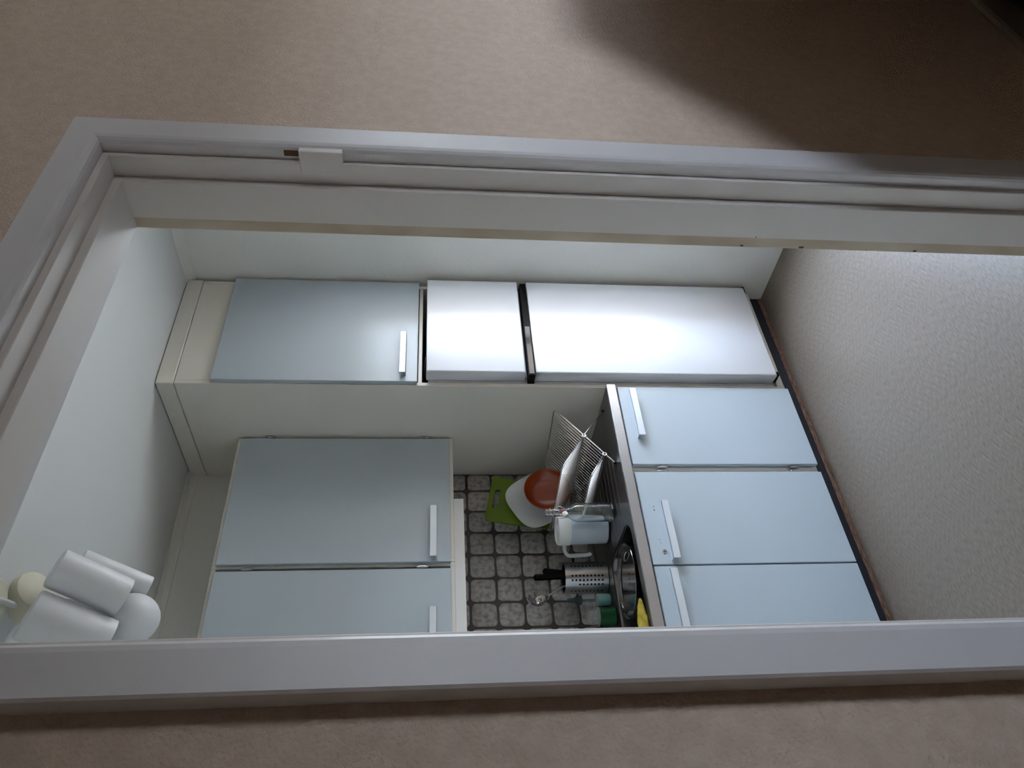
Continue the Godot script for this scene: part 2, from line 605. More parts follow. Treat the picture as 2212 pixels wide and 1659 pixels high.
func _member(parent: Node, called: String, m: String, prof: Array, k: int) -> void:
	var lines := []
	for l in _frame_lines(prof):
		lines.append([l[k], l[k + 1]])
	var st := new_st()
	# hint: towards the opening and the hallway
	for i in lines.size() - 1:
		var p: Vector2 = prof[i]
		var q: Vector2 = prof[i + 1]
		var nrm := Vector2(-(q.y - p.y), q.x - p.x)       # (a, z): profile runs from the outer edge inwards
		var sgn: Vector3 = [Vector3(-1, 0, 0), Vector3(0, 1, 0), Vector3(1, 0, 0)][k]
		var o := sgn * nrm.x + Vector3(0, 0, nrm.y)
		if o.dot(-sgn * 0.3 + Vector3(0, 0, 1)) < 0.0 and absf(nrm.y) > absf(nrm.x) * 0.2:
			o = -o
		quad(st, lines[i][0], lines[i][1], lines[i + 1][1], lines[i + 1][0], o)
	build(st, called, m, parent)

func _door_frame() -> void:
	# casing on the hallway side: three mitred boards
	var casing := Node3D.new()
	casing.name = "trim_1"
	add_child(casing)
	structure(casing)
	var prof := [Vector2(0.057, ZH - 0.002), Vector2(0.057, 1.597), Vector2(0.054, 1.6), Vector2(0.012, 1.6), Vector2(0.006, 1.5985), Vector2(0.002, 1.595), Vector2(0.0, 1.590), Vector2(0.0, 1.570)]
	var names := ["casing_side", "casing_head", "casing_side"]
	for k in 3:
		_member(casing, names[k], "frame_paint", prof, k)
	# frame lining with the rebate and the door stop
	var lining := Node3D.new()
	lining.name = "door_1"
	add_child(lining)
	structure(lining)
	var p2 := [Vector2(0.001, 1.573), Vector2(-0.0095, 1.573), Vector2(-0.0105, 1.5715), Vector2(-0.0105, 1.533), Vector2(-0.023, 1.533), Vector2(-0.0245, 1.5315), Vector2(-0.0245, 1.457)]
	for k in 3:
		_member(lining, ["jamb", "head", "jamb"][k], "jamb_paint", p2, k)
	var p3 := [Vector2(-0.0245, 1.457), Vector2(-0.0245, 1.436), Vector2(-0.023, 1.433), Vector2(-0.017, 1.4315), Vector2(0.06, 1.4315), Vector2(0.06, ZK)]
	for k in 3:
		_member(lining, "worn_edge", "frame_worn" if k == 2 else "frame_paint", p3, k)
	# painted-over hinge leaf and the little hole above it
	var hin := box_part(lining, "hinge_leaf", "jamb_paint", Vector3(DR - 0.0115, 1.752, 1.552), Vector3(DR + 0.002, 1.826, 1.5965), 0.001)
	hin.set_meta("label", "painted-over hinge leaf")
	box_part(lining, "hinge_gap", "chip_wood", Vector3(DR - 0.0012, 1.826, 1.580), Vector3(DR + 0.001, 1.852, 1.591), 0.0005)
	for c in [[0.86, 1.4375, 0.010, 0.005], [0.985, 1.4372, 0.006, 0.003], [0.965, 1.459, 0.003, 0.002], [0.62, 1.4375, 0.007, 0.004]]:
		box_part(lining, "paint_chip", "chip_wood", Vector3(DR - 0.0252, c[0], c[1] - c[3] * 0.5), Vector3(DR - 0.024, c[0] + c[2], c[1] + c[3] * 0.5), 0.0006)

# ---------------------------------------------------------------- cupboards
func handle(parent: Node, x0: float, x1: float, yc: float, z: float, flip := false) -> void:
	# folded strip: a flange off the door and a front plate
	var st := new_st()
	var s := -1.0 if flip else 1.0
	var h := 0.027
	var dpt := 0.026
	box(st, Vector3(x0, minf(yc + s * h * 0.5, yc + s * (h * 0.5 - 0.004)), z), Vector3(x1, maxf(yc + s * h * 0.5, yc + s * (h * 0.5 - 0.004)), z + dpt), 0.0008)
	box(st, Vector3(x0, yc - h * 0.5, z + dpt - 0.004), Vector3(x1, yc + h * 0.5, z + dpt), 0.0008)
	var o := build(st, "handle", "handle_paint", parent)
	o.set_meta("label", "pale grey folded strip handle")

func hinge(parent: Node, at: Vector3, dx: float) -> void:
	var st := new_st()
	bar(st, [at + Vector3(dx, -0.013, 0.0), at + Vector3(dx, 0.013, 0.0)], 0.0062, 12)
	bar(st, [at + Vector3(dx, -0.021, 0.0), at + Vector3(dx, 0.021, 0.0)], 0.0040, 10)
	box(st, at + Vector3(minf(0, dx * 1.6), -0.009, -0.0135), at + Vector3(maxf(0, dx * 1.6), 0.009, -0.004), 0.002)
	build(st, "hinge", "chrome", parent)

func _tall_cupboard() -> void:
	var t := thing("tall_cupboard", "tall cream cupboard housing the fridge, with one pale blue door at the top", "cupboard", Vector3(0.3, 0, -0.31))
	var o := -t.position
	var P := func(called: String, m: String, lo: Vector3, hi: Vector3, b := 0.0015) -> MeshInstance3D: return box_part(t, called, m, o + lo, o + hi, b)
	var d := ZB + 0.002
	P.call("side_panel", "cabinet_cream", Vector3(0, 0.083, d), Vector3(0.018, 2.583, 0.0))
	P.call("side_panel", "cabinet_cream", Vector3(0.582, 0.083, d), Vector3(0.6, 2.583, 0.0))
	P.call("bottom_rail", "cabinet_cream", Vector3(0.018, 0.083, d), Vector3(0.582, 0.112, -0.002))
	P.call("shelf", "cabinet_cream", Vector3(0.018, 1.622, d), Vector3(0.582, 1.638, -0.001))
	P.call("top_panel", "cabinet_cream", Vector3(0.018, 2.43, d), Vector3(0.582, 2.447, -0.001))
	P.call("filler_panel", "cabinet_cream", Vector3(0.0185, 2.4475, -0.02), Vector3(0.5815, 2.583, -0.0005))
	P.call("back_panel", "cabinet_inside", Vector3(0.018, 0.112, d), Vector3(0.582, 2.43, d + 0.006))
	P.call("top_trim", "cabinet_cream", Vector3(-0.003, 2.5855, d), Vector3(0.603, CEIL - 0.003, 0.003), 0.003)
	var door: MeshInstance3D = P.call("door", "cabinet_blue", Vector3(0.004, 1.641, 0.002), Vector3(0.600, 2.443, 0.021), 0.002)
	handle(door, 0.032 + o.x, 0.262 + o.x, 1.700 + o.y, 0.021 + o.z, true)
	for y in [2.30, 1.75]:
		hinge(door, o + Vector3(0.604, y, 0.004), 0.006)
	# crumpled bag on top of the fridge
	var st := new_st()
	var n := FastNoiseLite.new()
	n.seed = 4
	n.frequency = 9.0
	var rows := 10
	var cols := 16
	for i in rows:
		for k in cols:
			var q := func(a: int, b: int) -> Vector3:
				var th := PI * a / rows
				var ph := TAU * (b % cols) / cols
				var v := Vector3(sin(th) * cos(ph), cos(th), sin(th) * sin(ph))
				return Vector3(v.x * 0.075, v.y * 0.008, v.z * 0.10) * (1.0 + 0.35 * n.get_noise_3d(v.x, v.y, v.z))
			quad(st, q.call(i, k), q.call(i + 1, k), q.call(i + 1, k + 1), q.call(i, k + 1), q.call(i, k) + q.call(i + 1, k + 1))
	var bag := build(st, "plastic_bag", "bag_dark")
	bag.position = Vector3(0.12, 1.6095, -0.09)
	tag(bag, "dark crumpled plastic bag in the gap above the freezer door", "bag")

func _fridge() -> void:
	var t := thing("refrigerator", "glossy white fridge freezer with two doors and a black band between them", "refrigerator", Vector3(0.3, 0.113, -0.3))
	var o := -t.position
	box_part(t, "body", "fridge_white", o + Vector3(0.03, 0.118, -0.56), o + Vector3(0.57, 1.597, -0.010), 0.004)
	# doors: slightly rounded front edges
	var mk := func(called: String, y0: float, y1: float, low: float) -> void:
		var st := new_st()
		var x0 := 0.036
		var x1 := 0.588
		var f := 0.052
		var prof := [Vector2(-0.004, 0.0), Vector2(f - 0.006, 0.0), Vector2(f - 0.0015, 0.0025), Vector2(f, 0.007)]
		# front plate with a soft edge all round
		var e := [[0.0, -0.004], [0.0, f - 0.007], [0.0012, f - 0.0022], [0.005, f]]
		for i in 3:
			st.set_smooth_group(1 if i > 0 else 2)
			var a: Array = e[i]
			var b: Array = e[i + 1]
			var rc := func(q: Array) -> Array:
				var back: float = low * (1.0 - (q[1] + 0.004) / (f + 0.004))
				return [Vector3(x0 + q[0], y0 + q[0] + back, q[1]), Vector3(x1 - q[0], y0 + q[0] + back, q[1]), Vector3(x1 - q[0], y1 - q[0], q[1]), Vector3(x0 + q[0], y1 - q[0], q[1])]
			var A: Array = rc.call(a)
			var B: Array = rc.call(b)
			var c := Vector3((x0 + x1) * 0.5, (y0 + y1) * 0.5, 0.0)
			for k in 4:
				var l := (k + 1) % 4
				quad(st, o + A[k], o + A[l], o + B[l], o + B[k], (A[k] + A[l]) * 0.5 - c)
			if i == 2:
				quad(st, o + B[0], o + B[1], o + B[2], o + B[3], Vector3(0, 0, 1))
		st.set_smooth_group(-1)
		quad(st, o + Vector3(x0, y0 + low, -0.004), o + Vector3(x1, y0 + low, -0.004), o + Vector3(x1, y1, -0.004), o + Vector3(x0, y1, -0.004), Vector3(0, 0, -1))
		build(st, called, "fridge_white", t)
		box_part(t, "door_seal", "fridge_grey", o + Vector3(x0 + 0.012, y0 + 0.02, -0.010), o + Vector3(x1 - 0.012, y1 - 0.012, -0.004), 0.0)
	mk.call("freezer_door", 1.201, 1.605, 0.0)
	mk.call("fridge_door", 0.127, 1.159, 0.006)
	var band := box_part(t, "grip_band", "black_plastic", o + Vector3(0.022, 1.162, -0.008), o + Vector3(0.578, 1.190, 0.050), 0.001)
	band.set_meta("label", "black band with the door grips")
	box_part(band, "control_strip", "black_gloss", o + Vector3(0.028, 1.1655, 0.0502), o + Vector3(0.30, 1.1865, 0.0518), 0.0003)
	box_part(t, "cabinet_rail", "fridge_grey", o + Vector3(0.034, 1.193, -0.009), o + Vector3(0.585, 1.199, 0.02), 0.001)
	box_part(t, "hinge_pin", "chrome", o + Vector3(0.560, 1.1905, 0.005), o + Vector3(0.584, 1.1995, 0.035), 0.001)
	var foot := box_part(t, "bottom_hinge", "black_plastic", o + Vector3(0.566, 0.118, 0.004), o + Vector3(0.604, 0.129, 0.044), 0.003)
	foot.set_meta("label", "black hinge cover below the door")
	box_part(t, "bottom_hinge", "black_plastic", o + Vector3(0.040, 0.1135, -0.004), o + Vector3(0.062, 0.129, 0.046), 0.003)

func carcass(t: Node3D, o: Vector3, x0: float, x1: float, y0: float, y1: float, z0: float, z1: float, top := true) -> void:
	var w := 0.017
	box_part(t, "side_panel", "cabinet_cream", o + Vector3(x0, y0, z0), o + Vector3(x0 + w, y1, z1), 0.001)
	box_part(t, "side_panel", "cabinet_cream", o + Vector3(x1 - w, y0, z0), o + Vector3(x1, y1, z1), 0.001)
	box_part(t, "bottom_panel", "cabinet_cream", o + Vector3(x0 + w, y0, z0), o + Vector3(x1 - w, y0 + w, z1), 0.001)
	if top:
		box_part(t, "top_panel", "cabinet_cream", o + Vector3(x0 + w, y1 - w, z0), o + Vector3(x1 - w, y1, z1), 0.001)
	else:
		box_part(t, "top_rail", "cabinet_cream", o + Vector3(x0 + w, y1 - 0.05, z1 - w), o + Vector3(x1 - w, y1, z1), 0.001)
	box_part(t, "back_panel", "cabinet_inside", o + Vector3(x0 + w, y0 + w, z0), o + Vector3(x1 - w, y1 - w, z0 + 0.005), 0.0)

func _base_units() -> void:
	var grp := "blue doored cupboards under the worktop"
	var specs := [
		["pale blue single-door base cupboard next to the fridge", -0.417, -0.001, [[-0.401, -0.011, -0.279, -0.040, 0.769, 1]]],
		["pale blue base cupboard under the sink, its nearer door with scuffs and a keyhole", -1.242, -0.418, [[-0.820, -0.4355, -0.808, -0.576, 0.742, -1], [-1.232, -0.826, -1.06, -0.846, 0.764, 1]]],
		["pale blue base cupboard left of the sink cupboard, behind the door frame", XL + 0.004, -1.244, [[XL + 0.01, -1.250, -1.47, -1.27, 0.764, 1]]],
	]
	for s in specs:
		var x0: float = s[1]
		var x1: float = s[2]
		var t := thing("base_cupboard", s[0], "cupboard", Vector3((x0 + x1) * 0.5, 0.083, -0.3), grp)
		var o := -t.position
		carcass(t, o, x0, x1, 0.083, 0.8275, ZB + 0.06, 0.0, false)
		for d in s[3]:
			var door := box_part(t, "door", "cabinet_blue", o + Vector3(d[0], 0.0845, 0.0015), o + Vector3(d[1], 0.8225, 0.0205), 0.0018)
			handle(door, d[2] + o.x, d[3] + o.x, d[4] + o.y, 0.0205 + o.z)
			if d[5] == 1:
				if d[0] > -0.5:
					for y in [0.709, 0.183]:
						hinge(door, o + Vector3(-0.4025, y, 0.013), -0.0075)
			else:
				for y in [0.713, 0.185]:
					hinge(door, o + Vector3(-0.4340, y, 0.011), 0.0075)
				# chip marks and the keyhole of the middle door
				var st := new_st()
				lathe(st, [Vector2(0.0085, 0.0), Vector2(0.0085, 0.0012), Vector2(0.0062, 0.0016), Vector2(0.0055, 0.0004), Vector2(0.0, 0.0004)], 16, Transform3D(Basis(Vector3.RIGHT, PI / 2), o + Vector3(-0.771, 0.773, 0.0205)))
				var kh := build(st, "keyhole", "chrome", door)
				kh.set_meta("label", "small round metal keyhole")
				box_part(door, "chip_mark", "scuff", o + Vector3(-0.773, 0.769, 0.0208), o + Vector3(-0.769, 0.777, 0.0214), 0.0002)
				for c in [[-0.606, 0.777, 0.0055, 0.004], [-0.5905, 0.777, 0.004, 0.003], [-0.726, 0.781, 0.004, 0.002], [-0.738, 0.780, 0.004, 0.002], [-0.781, 0.772, 0.003, 0.006]]:
					box_part(door, "chip_mark", "scuff", o + Vector3(c[0], c[1], 0.0203), o + Vector3(c[0] + c[2], c[1] + c[3], 0.0209), 0.0004)
	# kickboards: three black boards and a brown strip at the floor
	var pl := [[-0.014, 0.617], [-0.443, -0.0155], [XL + 0.004, -0.4445]]
	var lab := ["black kickboard below the fridge", "black kickboard piece below the single-door base cupboard", "long black kickboard below the sink cupboard"]
	for i in 3:
		var k := box_part(self, "kickboard", "plinth_board", Vector3(pl[i][0], 0.018, -0.060), Vector3(pl[i][1], 0.0825, -0.044), 0.001)
		tag(k, lab[i], "kickboard", "black kickboards along the floor")
	var st2 := new_st()
	box(st2, Vector3(XL + 0.004, 0.0, -0.062), Vector3(0.617, 0.0175, -0.040), 0.002)
	var strip := build(st2, "floor_strip", "strip_wood")
	tag(strip, "worn brown wooden strip along the floor under the black kickboards", "strip")

func _wall_units() -> void:
	var grp := "blue doored wall cupboards"
	var specs := [
		["pale blue wall cupboard against the tall cupboard", -0.599, -0.002, -0.6085, -0.0165, -0.597, -0.37],
		["pale blue wall cupboard second from the tall cupboard, cut off by the door frame", -1.2, -0.6, -1.19, -0.636, -1.03, -0.802],
		["pale blue wall cupboard furthest from the tall cupboard, behind the door frame", XL + 0.004, -1.202, XL + 0.012, -1.21, -1.62, -1.40],
	]
	for s in specs:
		var t := thing("wall_cupboard", s[0], "cupboard", Vector3((s[1] + s[2]) * 0.5, 1.487, -0.49), grp)
		var o := -t.position
		carcass(t, o, s[1], s[2], 1.487, 2.395, ZB + 0.012, -0.350)
		var door := box_part(t, "door", "cabinet_blue", o + Vector3(s[3], 1.502, -0.3485), o + Vector3(s[4], 2.378, -0.330), 0.0018)
		handle(door, s[5] + o.x, s[6] + o.x, 1.570 + o.y, -0.330 + o.z, true)
		for y in [2.263, 1.611]:
			hinge(door, o + Vector3(s[4] + 0.002, y, -0.337), 0.008)
	# the white box below the wall cupboards
	var h := thing("under_cabinet_box", "long flat white box fixed under the wall cupboards, above the stone tiles", "housing", Vector3(-0.75, 1.443, -0.48))
	var o2 := -h.position
	box_part(h, "housing", "ceramic_white", o2 + Vector3(-1.2, 1.446, -0.60), o2 + Vector3(-0.307, 1.486, -0.362), 0.0015)
	box_part(h, "front_strip", "ceramic_white", o2 + Vector3(-1.2, 1.4455, -0.3615), o2 + Vector3(-0.3065, 1.4865, -0.3585), 0.0008)

# ---------------------------------------------------------------- worktop and sink
const SX0 := -1.12
const SX1 := -0.605
const SZ0 := -0.365
const SZ1 := -0.022

func _worktop() -> void:
	var t := thing("worktop", "stainless steel worktop with a front lip, drainer ridges and an inset sink", "worktop", Vector3(-1.1, WT - 0.036, -0.3))
	var o := -t.position
	var x0 := XL + 0.004
	var x1 := -0.0035
	var z0 := ZB + 0.010
	var z1 := 0.026
	var st := new_st()
	var c := Vector2((SX0 + SX1) * 0.5, (SZ0 + SZ1) * 0.5)
	var outer := PackedVector2Array([Vector2(x0, z0), Vector2(x1, z0), Vector2(x1, z1), Vector2(x0, z1)])
	var hole := rounded((SX1 - SX0) * 0.5, (SZ1 - SZ0) * 0.5, 0.075, 8)
	for i in hole.size():
		hole[i] += c
	ring_plate(st, outer, hole, c, func(p: Vector2, k: float) -> Vector3: return o + Vector3(p.x, WT - 0.003 + 0.003 * k, p.y))
	build(st, "top_sheet", "steel_top", t)
	box_part(t, "front_edge", "steel_edge", o + Vector3(x0, WT - 0.036, z1 - 0.016), o + Vector3(x1, WT + 0.0015, z1 + 0.002), 0.0025)
	box_part(t, "upstand", "steel_top", o + Vector3(x0, WT, z0), o + Vector3(x1, WT + 0.024, z0 + 0.012), 0.002)
	# sink bowl: walls, rounded foot, floor
	st = new_st()
	var lv := [[1.0, 0.0, 0.0], [0.985, -0.006, 0.0], [0.965, -0.11, 0.0], [0.93, -0.135, 0.0], [0.86, -0.142, 0.0]]
	var rings := []
	for l in lv:
		var a := []
		for p in hole:
			var q := c + (p - c) * (l[0] as float)
			a.append(o + Vector3(q.x, WT - 0.003 + (l[1] as float), q.y))
		rings.append(a)
	st.set_smooth_group(1)
	var n := hole.size()
	var mid := o + Vector3(c.x, WT - 0.05, c.y)
	for i in rings.size() - 1:
		for k in n:
			var l := (k + 1) % n
			quad(st, rings[i][k], rings[i][l], rings[i + 1][l], rings[i + 1][k], mid - rings[i][k])
	for k in n:
		tr3(st, rings[4][k], rings[4][(k + 1) % n], o + Vector3(c.x, WT - 0.147, c.y), Vector3.UP)
	var sink := build(st, "sink_bowl", "sink_steel", t)
	st = new_st()
	lathe(st, [Vector2(0.045, 0.0), Vector2(0.043, 0.003), Vector2(0.034, 0.004), Vector2(0.03, 0.001), Vector2(0.0, 0.001)], 24, Transform3D(Basis(), o + Vector3(c.x, WT - 0.147, c.y)))
	build(st, "drain", "chrome", sink)
	# drainer ridges to the right of the sink
	for i in 7:
		st = new_st()
		var z := -0.10 - 0.05 * i
		bar(st, [o + Vector3(-0.58, WT - 0.0028, z), o + Vector3(-0.55, WT - 0.0020, z), o + Vector3(-0.28, WT - 0.0020, z), o + Vector3(-0.25, WT - 0.0028, z)], 0.0034, 8)
		build(st, "drainer_ridge", "steel_top", t)

# ---------------------------------------------------------------- lamp under the ceiling
func _at_depth(x: float, y: float, t: float) -> Vector3:
	# a measured image position at a measured depth, used to set out the lamp's parts
	var yw := deg_to_rad(YAW)
	var p := deg_to_rad(PITCH)
	var r := deg_to_rad(ROLL)
	var f := Vector3(sin(yw) * cos(p), -sin(p), -cos(yw) * cos(p))
	var rt := Vector3(cos(yw), 0, sin(yw))
	var up := rt.cross(f)
	var rt2 := rt * cos(r) + up * sin(r)
	var up2 := up * cos(r) - rt * sin(r)
	return CAM + (f + rt2 * (829.5 - y) / F_PX - up2 * (x - 1106.0) / F_PX) * t

func tube_shell(st: SurfaceTool, a: Vector3, b: Vector3, r: float, w := 0.003, top := true) -> void:
	var d := (b - a)
	var h := d.length()
	var y := d.normalized()
	var x := y.cross(Vector3(0.3, 0.1, 1)).normalized()
	var z := x.cross(y)
	var T := Transform3D(Basis(x, y, z), a)
	# from a (closed end) to b (open end)
	lathe(st, [Vector2(0.0, 0.0), Vector2(r - 0.006, 0.0), Vector2(r - 0.0015, 0.002), Vector2(r, 0.007), Vector2(r, h), Vector2(r - w, h), Vector2(r - w, 0.012), Vector2(0.0, 0.012)], 40, T)

func _pendant() -> void:
	var top := Vector3(-1.14, CEIL, 0.50)
	var t := thing("ceiling_lamp", "white ceiling lamp made of tilted cylinder shades and a round globe", "lamp", top)
	var o := -top
	var dp := 1.93
	var A := func(x: float, y: float, k := 0.0) -> Vector3: return o + _at_depth(x, y, dp + k)
	var specs := [
		[Vector2(172, 1213), Vector2(318, 1272), 0.034, 0.10],
		[Vector2(118, 1226), Vector2(266, 1291), 0.050, 0.0],
		[Vector2(58, 1326), Vector2(226, 1392), 0.062, -0.06],
	]
	for s in specs:
		var st := new_st()
		tube_shell(st, A.call(s[0].x, s[0].y, s[3] - 0.03), A.call(s[1].x, s[1].y, s[3] + 0.045), s[2])
		build(st, "lamp_shade", "lamp_white", t)
	var g := new_st()
	var gp: Vector3 = A.call(284, 1337, 0.07)
	var pr := []
	for i in 17:
		var a := -PI / 2 + PI * i / 16
		pr.append(Vector2(0.066 * cos(a), 0.07 * sin(a)))
	lathe(g, pr, 32, Transform3D(Basis(), gp))
	build(g, "globe", "lamp_white", t)
	var c := new_st()
	tube_shell(c, A.call(78, 1272, 0.05), A.call(-22, 1338, 0.09), 0.05)
	build(c, "collar", "lamp_cream", t)
	var s2 := new_st()
	bar(s2, [Vector3(0, -0.004, 0), Vector3(0, -0.03, 0.0), A.call(40, 1310, 0.03), A.call(150, 1300, 0.05), gp + Vector3(0, 0.05, 0)], 0.008, 10)
	build(s2, "stem", "lamp_white", t)
	var k := new_st()
	lathe(k, [Vector2(0.0, -0.022), Vector2(0.05, -0.022), Vector2(0.056, -0.016), Vector2(0.056, -0.001), Vector2(0.0, -0.001)], 32)
	build(k, "ceiling_rose", "lamp_cream", t)

# ---------------------------------------------------------------- dish rack and what stands in it
const RP := Vector3(0.9916, 0, -0.1293)     # across the rack
const RN := Vector3(-0.1293, 0, -0.9916)    # along the rack, away from the worktop edge
const RF := Vector3(-0.347, WT + 0.004, -0.047)

func rk(p: float, y: float, l: float) -> Vector3:
	return RF + RP * p + Vector3(0, y, 0) + RN * l

func _rack() -> void:
	var at := rk(0.15, 0.0, 0.22)
	var t := thing("dish_rack", "folding stainless wire dish rack crossed in an X beside the fridge cupboard", "dish rack", at)
	var o := -at
	var L := 0.44
	var panels := [
		["long_panel", Vector2(0.0, 0.0), Vector2(0.303, 0.205), 0.0, L],
		["short_panel", Vector2(0.152, 0.104), Vector2(-0.019, 0.211), 0.008, L - 0.008],
		["short_panel", Vector2(0.050, 0.036), Vector2(-0.064, 0.106), 0.008, L - 0.008],
	]
	for pn in panels:
		var a: Vector2 = pn[1]
		var b: Vector2 = pn[2]
		var l0: float = pn[3]
		var l1: float = pn[4]
		var c := 0.014
		var d := (b - a).normalized()
		var e := b - d * c
		var st := new_st()
		var pts := [o + rk(a.x, a.y, l0), o + rk(e.x, e.y, l0), o + rk(b.x - d.x * 0.004, b.y - d.y * 0.004, l0 + 0.004), o + rk(b.x, b.y, l0 + c),
			o + rk(b.x, b.y, l1 - c), o + rk(b.x - d.x * 0.004, b.y - d.y * 0.004, l1 - 0.004), o + rk(e.x, e.y, l1), o + rk(a.x, a.y, l1)]
		bar(st, pts, 0.0028, 8, pn[0] != "long_panel")
		var fr := build(st, pn[0], "steel_wire", t)
		var n := 28
		var w0 := Vector2(0.05, 0.034) if pn[0] == "long_panel" else a
		for i in n:
			var l := lerpf(l0, l1, (i + 1.0) / (n + 1))
			var w := new_st()
			bar(w, [o + rk(w0.x, w0.y, l), o + rk(b.x, b.y, l)], 0.00145, 6)
			build(w, "wire", "steel_wire", fr)
	# crossing legs, their foot rail and the pivots
	for l in [0.004, L - 0.004]:
		var st := new_st()
		bar(st, [o + rk(0.152, 0.104, l), o + rk(0.286, 0.007, l), o + rk(0.294, 0.0, l + (0.006 if l < 0.1 else -0.006))], 0.0028, 8)
		build(st, "leg", "steel_wire", t)
	for rail in [[0.152, 0.1], [0.05, 0.031]]:
		var st := new_st()
		bar(st, [o + rk(rail[0], rail[1], 0.0), o + rk(rail[0], rail[1], L)], 0.0026, 8)
		build(st, "cross_rail", "steel_wire", t)
	for p in [[0.152, 0.104], [0.05, 0.036]]:
		for l in [-0.003, L + 0.003]:
			var st := new_st()
			var ring := []
			for k in 14:
				var a := TAU * k / 14
				ring.append(o + rk(p[0] - 0.006 + 0.0075 * cos(a), p[1] - 0.002 + 0.0075 * sin(a), l))
			bar(st, ring, 0.0028, 8, true)
			build(st, "pivot_ring", "steel_wire", t)
	for f in [[0.294, "a"], [0.0, "b"]]:
		var st := new_st()
		for l in [0.0, L]:
			lathe(st, [Vector2(0.0, -0.004), Vector2(0.0045, -0.004), Vector2(0.0045, 0.004), Vector2(0.0, 0.004)], 10, Transform3D(Basis(), o + rk(f[0], 0.0, l)))
		build(st, "rubber_foot", "black_plastic", t)

# a basis whose z is the facing direction of an upright dish, turned in its own plane
func face(yaw: float, lean: float, spin: float) -> Basis:
	return Basis(Vector3.UP, yaw) * Basis(Vector3.RIGHT, -lean) * Basis(Vector3.BACK, spin)

func _dishes() -> void:
	# green cutting board with a slot handle
	var st := new_st()
	var outer := rounded(0.115, 0.140, 0.016, 5)
	var slot := rounded(0.050, 0.0125, 0.0122, 6)
	for i in slot.size():
		slot[i] += Vector2(0.0, 0.106)
	ring_plate(st, outer, slot, Vector2(0, 0.106), func(p: Vector2, k: float) -> Vector3: return Vector3(p.x, p.y, -0.0045 + 0.009 * k))
	var b := build(st, "cutting_board", "board_green")
	b.transform = Transform3D(face(0.02, 0.06, -0.215), Vector3(-0.240, 1.190, -0.497))
	tag(b, "green plastic cutting board with a slot handle, standing behind the white plate", "cutting board")
	# white plate with a rounded square outline
	st = new_st()
	var sq := func(t: float, s: float) -> Vector2:
		var cs := cos(t)
		var sn := sin(t)
		var k := pow(pow(absf(cs), 3.2) + pow(absf(sn), 3.2), -1.0 / 3.2)
		return Vector2(cs, sn) * k * s
	var lv := [[0.0, 0.0, 1], [0.075, 0.0, 1], [0.098, 0.006, 1], [0.122, 0.014, 1], [0.1245, 0.0155, 2], [0.1245, 0.013, 3], [0.120, 0.0105, 3], [0.096, 0.001, 3], [0.075, -0.006, 3], [0.0, -0.006, 3]]
	var seg := 64
	for i in lv.size() - 1:
		st.set_smooth_group(lv[i + 1][2])
		for k in seg:
			var t0 := TAU * k / seg
			var t1 := TAU * (k + 1) / seg
			var q := func(l: Array, t: float) -> Vector3:
				var v: Vector2 = sq.call(t, l[0])
				return Vector3(v.x, v.y, l[1])
			var dir := Vector3(0, 0, 1) if i < 4 else Vector3(cos(t0), sin(t0), -1)
			if lv[i][0] == 0.0:
				tr3(st, q.call(lv[i], t0), q.call(lv[i + 1], t0), q.call(lv[i + 1], t1), dir)
			elif lv[i + 1][0] == 0.0:
				tr3(st, q.call(lv[i], t0), q.call(lv[i], t1), q.call(lv[i + 1], t0), dir)
			else:
				quad(st, q.call(lv[i], t0), q.call(lv[i], t1), q.call(lv[i + 1], t1), q.call(lv[i + 1], t0), dir)
	var pl := build(st, "plate", "plate_white")
	pl.transform = Transform3D(face(-0.02, 0.10, 0.52), Vector3(-0.252, 1.118, -0.462))
	tag(pl, "white rounded-square plate standing in the dish rack behind the terracotta bowl", "plate")
	# terracotta bowl
	st = new_st()
	lathe(st, [Vector2(0.0, 0.0), Vector2(0.060, 0.001), Vector2(0.074, 0.008), Vector2(0.093, 0.036), Vector2(0.0985, 0.047), Vector2(0.0995, 0.0495), Vector2(0.0980, 0.0510), Vector2(0.0950, 0.0495), Vector2(0.0890, 0.0385), Vector2(0.070, 0.0125), Vector2(0.060, 0.0075), Vector2(0.050, 0.006), Vector2(0.0, 0.006)], 56, Transform3D(Basis(Vector3.RIGHT, PI / 2), Vector3.ZERO))
	var bo := build(st, "bowl", "terracotta")
	bo.transform = Transform3D(face(-0.06, 0.12, 0.0), Vector3(-0.243, 1.080, -0.428))
	tag(bo, "glazed terracotta bowl standing in the dish rack in front of the white plate", "bowl")

# ---------------------------------------------------------------- the things round the sink
func _sink_things() -> void:
	_bottle()
	_jug()
	_cutlery_pot()
	_soap()
	_pan()

